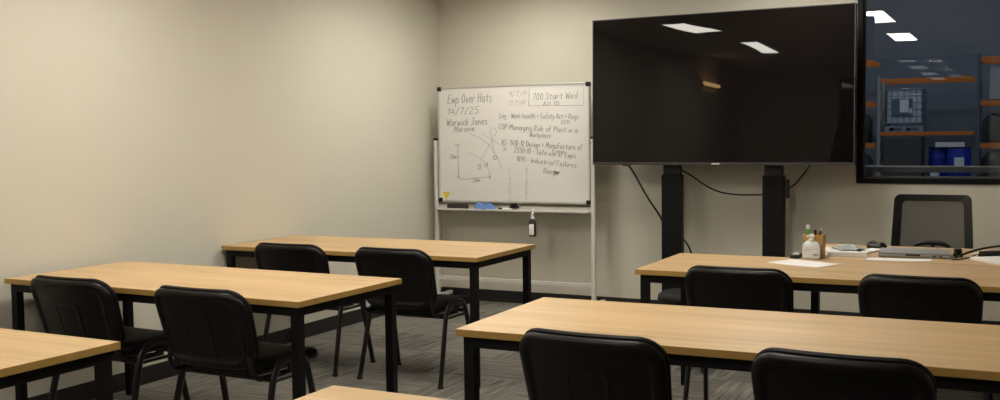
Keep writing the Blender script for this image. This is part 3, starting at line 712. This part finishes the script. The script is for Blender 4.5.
B().tube([(.012*math.cos(k*.5)+.0, .034+.012*math.sin(k*.5), .003) for k in range(13)], .0014, 6).build('key_ring', M['alu'], kb, 50)
# laptop
lp = empty('laptop', (3.96, -1.855, ZT), .06, 'closed grey laptop lying in front of the mesh office chair', 'laptop')
B().box(-.175, .175, -.115, .115, .003, .0185, bev=.004).build('base', M['silver'], lp)
B().box(-.174, .174, -.114, .114, .0205, .027, bev=.003).build('lid', M['silver'], lp)
B().box(-.173, .173, -.11, .112, .0185, .0205).box(-.04, .03, -.1165, -.114, .012, .02).build('lid_gap', M['blackp'], lp)
for k in range(2): B().box(.09+k*.03, .108+k*.03, -.1158, -.1145, .009, .015).build('port', M['blackp'], lp)
for x in (-.15, .15):
    for y in (-.09, .09): B().lathe([(.008, 0), (.008, .003)], x, y, 10).build('rubber_foot', M['rubber'], lp)
# rounded dark device next to the laptop
ms = empty('computer_mouse', (3.735, -1.56, ZT), .9, 'black glossy mouse beside the closed laptop, on the window side', 'mouse')
def mz(u, v, d): return (u, v, d)
B().pad(.072, .125, .034, [(.004, 0), (0, .006), (.001, .015), (.006, .026), (.014, .034), (.024, .038)], mz, nc=6, ne=3).build('mouse_body', M['tube'], ms, 60)
B().tube([(-.003, .025, .034), (.003, .025, .034)], .009, 12).build('scroll_wheel', M['darkgrey'], ms)
B().box(-.0005, .0005, .005, .05, .036, .0388).build('button_split', M['darkgrey'], ms)
# cables, adapter
ad = empty('power_adapter', (4.325, -1.80, ZT), .7, 'chunky black power adapter tangled in cables beside the laptop', 'adapter')
B().box(-.055, .055, -.025, .025, 0, .034, bev=.006).build('adapter_body', M['blackp'], ad)
B().tube([(.055, 0, .017), (.075, 0, .017)], .007, 8).tube([(-.055, 0, .017), (-.075, 0, .017)], .007, 8).build('cable_boot', M['rubber'], ad)
cable('laptop_cable', [(4.62, -1.35, ZT+.008), (4.50, -1.45, ZT+.03), (4.40, -1.62, ZT+.05), (4.31, -1.76, ZT+.048), (4.24, -1.83, ZT+.035), (4.18, -1.90, ZT+.014), (4.165, -1.95, ZT+.010)], .006, 'thick black cable looping over the power adapter to the edge of the laptop')
cable('thin_cable', [(4.26, -1.86, ZT+.02), (4.22, -1.93, ZT+.006), (4.17, -2.02, ZT+.006), (4.15, -1.98, ZT+.006), (4.155, -1.90, ZT+.008)], .0035, 'thin black cable curling forward from the power adapter')
dg = empty('dongle', (4.17, -1.84, ZT), .4, 'small black plug adapter standing at the end of the laptop', 'adapter')
B().box(-.02, .02, -.02, .02, 0, .02, bev=.004).box(-.016, .018, -.012, .016, .02, .045, bev=.004).build('dongle_body', M['blackp'], dg)
B().box(-.008, .004, -.022, -.0195, .008, .014).build('yellow_mark', M['yellow'], dg)

# ------------------------------------------------------------------ warehouse beyond the window
whf = struct(B().box(-14, 16, .12, 25, -.1, -.02).build('warehouse_floor', M['wfloor']))
pan = B()
pan.box(-14, 16, 24.6, 24.8, -.1, 3.745)
pan.box(-14, 16, 24.6, 24.8, 3.755, 9); pan.box(-14, 16, 24.605, 24.8, 3.745, 3.755)
struct(pan.build('wall_warehouse_far', M['concrete']))
struct(B().box(-14.2, -14, .12, 24.8, -.1, 9).build('wall_warehouse_side', M['concrete']))
struct(B().box(16, 16.2, .12, 24.8, -.1, 9).build('wall_warehouse_other_side', M['concrete']))
struct(B().box(-14, 16, .12, 24.8, 9, 9.2).build('ceiling_warehouse', M['concrete']))
# upper outside of the classroom wall closes the hall
struct(B().box(-14, -.12, .1, .2, -.1, 9).box(RX+.12, 16, .1, .2, -.1, 9).box(-.12, RX+.12, .13, .2, H+.08, 9).build('wall_warehouse_near', M['concrete']))
hr = empty('handrail', (0, 0, 0), 0, 'grey metal handrail crossing just outside the lower edge of the window', 'handrail')
B().box(WX0-.3, WX1+.2, .24, .285, 1.095, 1.134, bev=.006).build('rail_bar', M['railg'], hr)
B().box(WX0-.3, WX1+.2, .238, .287, 1.134, 1.142, bev=.002).build('rail_highlight', M['alu'], hr)  # bright strip stands in for light on the top face of the rail
for x in (WX0-.2, (WX0+WX1)/2+.4, WX1+.1):
    B().box(x-.02, x+.02, .245, .28, -.02, 1.085, bev=.003).build('rail_post', M['alu'], hr)

def beam(b_, x0, x1, y, z, h): b_.box(x0, x1, y-.03, y+.03, z-h, z, bev=.004)
def rack(x0, x1, zs, h, lab, y=22, d=1.0, up=(1, 1), top=3.4):
    t = empty('pallet_rack', (x0, y, -.02), 0, lab, 'pallet rack', 'orange beam racking bays in the warehouse')
    w = x1-x0
    for k, x in enumerate((0, w)):
        if not up[k]: continue
        b_ = B(); 
        for yy in (0, d): b_.box(x-.04, x+.04, yy-.04, yy+.04, .0, top, bev=.005)
        z = .3
        while z < top-.8:
            b_.tube([(x, 0, z), (x, d, z+.6)], .02, 6); b_.tube([(x, 0, z), (x, d, z)], .02, 6); z += .6
        b_.build('upright_frame', M['rackgrey' if x0 < 1 and k == 0 else 'rackdark'], t)
    for z in zs:
        for yy in (-.05, d+.05):
            B().box(.05, w-.05, yy-.03, yy+.03, z-h+.02, z+.02, bev=.006).build('beam', M['orange'], t)
    return t
rack(-1.50, .87, (3.32, 2.20, 1.08), .125, 'rack bay with three orange beams, cut off by the window frame beside the television', up=(1, 0))
rack(.93, 3.30, (2.80, 1.38), .10, 'rack bay with two orange beams around the white tank and blue drums', up=(1, 0), top=2.9)
rack(3.37, 5.9, (3.29, 2.16, 1.06), .125, 'rack bay with three orange beams at the photo edge beyond the blue drums')
# IBC tote
ib = empty('liquid_tote', (1.56, 22.5, 1.378), 0, 'white caged liquid tote on a pallet, up on the rack above the blue drums', 'tank')
B().box(-.43, .43, -.46, .46, .22, 1.14, bev=.06).box(-.1, .1, -.1, .1, 1.14, 1.18, bev=.02).build('tank_body', M['tank'], ib, 40)
cg = B()
for z in (.24, .42, .60, .78, .96, 1.13):
    cg.tube([(-.47, -.5, z), (.47, -.5, z), (.47, .5, z), (-.47, .5, z), (-.47, -.5, z)], .015, 6)
for k in range(7):
    x = -.47+.94*k/6
    for yy in (-.5, .5): cg.tube([(x, yy, .16), (x, yy, 1.14)], .012, 6)
    yk = -.5+k/6
    for xx in (-.47, .47): cg.tube([(xx, yk, .16), (xx, yk, 1.14)], .012, 6)
cg.build('wire_cage', M['cage'], ib, 50)
B().box(-.3, .22, -.53, -.515, .46, .88).build('label_plate', M['labelg'], ib)
B().box(-.10, .12, -.537, -.531, .52, .86).box(.14, .21, -.537, -.531, .50, .62).build('label_sheet', M['white'], ib)
pb = B(); pb.box(-.48, .48, -.5, .5, .11, .15); pb.box(-.48, .48, -.5, .5, 0, .025)
for x in (-.42, 0, .42): pb.box(x-.06, x+.06, -.5, .5, .025, .11)
pb.build('pallet_base', M['cage'], ib)
# drums
def drum(loc, lab, r=.29, h=.88, lbl=True):
    t = empty('blue_drum', loc, 0, lab, 'drum', 'blue drums under the rack')
    B().lathe([(r*.93, 0), (r, .03), (r, .25), (r*1.02, .27), (r, .29), (r, .58), (r*1.02, .60), (r, .62), (r, h-.06), (r*.97, h-.02), (r*.9, h)], 0, 0, 28).build('drum_body', M['drum'], t, 40)
    B().lathe([(r*.98, h-.03), (r*1.01, h-.02), (r*1.01, h+.005), (r*.9, h+.01)], 0, 0, 28).build('lid_ring', M['blackp'], t, 40)
    if lbl:
        B().box(-.1, .13, -r-.022, -r*.85, .36, .62).build('drum_label', M['white'], t)
    return t
drum((2.93, 22.0, .08), 'blue plastic drum with a white label under the rack, the nearer one', lbl=True)
drum((2.45, 22.35, .08), 'blue plastic drum partly hidden behind the labelled drum and a white pail', lbl=False)
pl = B(); pl.box(2.1, 3.3, 21.6, 22.75, .04, .08); pl.box(2.1, 3.3, 21.6, 22.75, -.02, 0)
for y in (21.65, 22.15, 22.65): pl.box(2.1, 3.3, y-.05, y+.05, 0, .04)
tag(pl.build('timber_pallet', M['pallet']), 'timber pallet on the warehouse floor under the two blue drums', 'pallet')
tag(B().lathe([(.10, 0), (.112, .01), (.115, .34), (.12, .345), (.12, .36), (.10, .37)], 2.38, 21.45, 20).lathe([(.08, -.0), (.08, .001)], 2.38, 21.45, 12).build('white_pail', M['white'], None, 40), 'white pail standing in front of the half-hidden blue drum', 'pail').location = (0, 0, -.02)
t = empty('parts_crate', (2.70, 22.02, .972), 0, 'low white slatted crate lying on top of the two blue drums', 'crate')
cr = B(); cr.box(-.34, .36, -.16, .16, 0, .02)
for k in range(8): cr.box(-.34+k*.088, -.27+k*.088, -.16, -.14, .02, .12, bev=.004); cr.box(-.34+k*.088, -.27+k*.088, .14, .16, .02, .12, bev=.004)
cr.build('crate_body', M['white'], t)
# wrapped goods under the tote, other goods
tag(B().box(1.06, 2.03, 21.85, 22.85, -.02, 1.24, bev=.03).box(1.12, 1.98, 21.83, 21.86, .1, 1.1, bev=.005).build('wrapped_pallet_load', M['carton']), 'dark wrapped pallet load standing below the caged liquid tote', 'pallet load')
tag(B().box(3.62, 4.6, 22.0, 22.8, 2.185, 3.1, bev=.01).box(3.62, 4.6, 21.99, 22.0, 2.6, 2.64).build('pale_carton', M['palebox']), 'large pale grey carton on the top shelf of the rack at the photo edge', 'box')
for (x, z0, s_, hh, lb) in ((3.75, 1.085, .34, .75, 'dark round-shouldered container on the lower shelf of the edge rack, beside the upright'), (4.5, 1.085, .4, .6, 'wide dark container on the lower shelf of the edge rack, further along'), (3.8, -.02, .4, .9, 'dark container on the warehouse floor under the edge rack'), (.45, 1.105, .3, .8, 'dark container on the lower shelf of the rack beside the television'), (.4, -.02, .38, .85, 'dark container on the warehouse floor under the rack beside the television')):
    tag(B().lathe([(s_*.85, 0), (s_*.9, .02), (s_*.9, hh*.75), (s_*.6, hh*.92), (s_*.25, hh*.95), (s_*.25, hh)], x, 22.45, 20).build('dark_container', M['carton'], None, 40), lb, 'container', 'dark containers on the racks').location = (0, 0, z0)
# high-bay lights of the warehouse (above the view through the window)
for x in (-6, 1, 8):
    for y in (6, 13, 19.5):
        t = empty('high_bay_light', (x, y, 8.2), 0, 'cool white high-bay lamp hanging in the warehouse roof', 'lamp', 'warehouse high-bay lamps')
        B().lathe([(.32, 0), (.34, .02), (.15, .3), (.08, .38)], 0, 0, 20).build('lamp_shade', M['alu'], t, 40)
        B().lathe([(.30, -.012), (.30, -.002)], 0, 0, 20).build('lamp_lens', M['bay'], t)
        B().tube([(0, 0, .38), (0, 0, .8)], .01, 6).build('hanging_rod', M['alu'], t)

# ------------------------------------------------------------------ camera
cam = bpy.data.cameras.new('camera'); co = bpy.data.objects.new('camera', cam); col.objects.link(co); scene.camera = co
f_, yaw, pitch, roll = 1039.864, .467996, -.061115, -.012028
cam.sensor_width = 36; cam.sensor_fit = 'HORIZONTAL'; cam.lens = f_*36/1000; cam.clip_start = .05; cam.clip_end = 200
fwv = Vector((-math.sin(yaw)*math.cos(pitch), math.cos(yaw)*math.cos(pitch), math.sin(pitch)))
rt = Vector((math.cos(yaw), math.sin(yaw), 0)); up = rt.cross(fwv)
c, s = math.cos(roll), math.sin(roll); rt, up = c*rt+s*up, -s*rt+c*up
co.matrix_world = Matrix(((rt.x, up.x, -fwv.x, 4.475689), (rt.y, up.y, -fwv.y, -7.740209), (rt.z, up.z, -fwv.z, 1.388798), (0, 0, 0, 1)))

w = bpy.data.worlds.new('world'); scene.world = w; w.use_nodes = True
w.node_tree.nodes['Background'].inputs[0].default_value = (.02, .02, .02, 1)
scene.view_settings.view_transform = 'Standard'; scene.view_settings.look = 'None'
scene.view_settings.gamma = 1; scene.view_settings.exposure = .36; scene.view_settings.use_curve_mapping = False
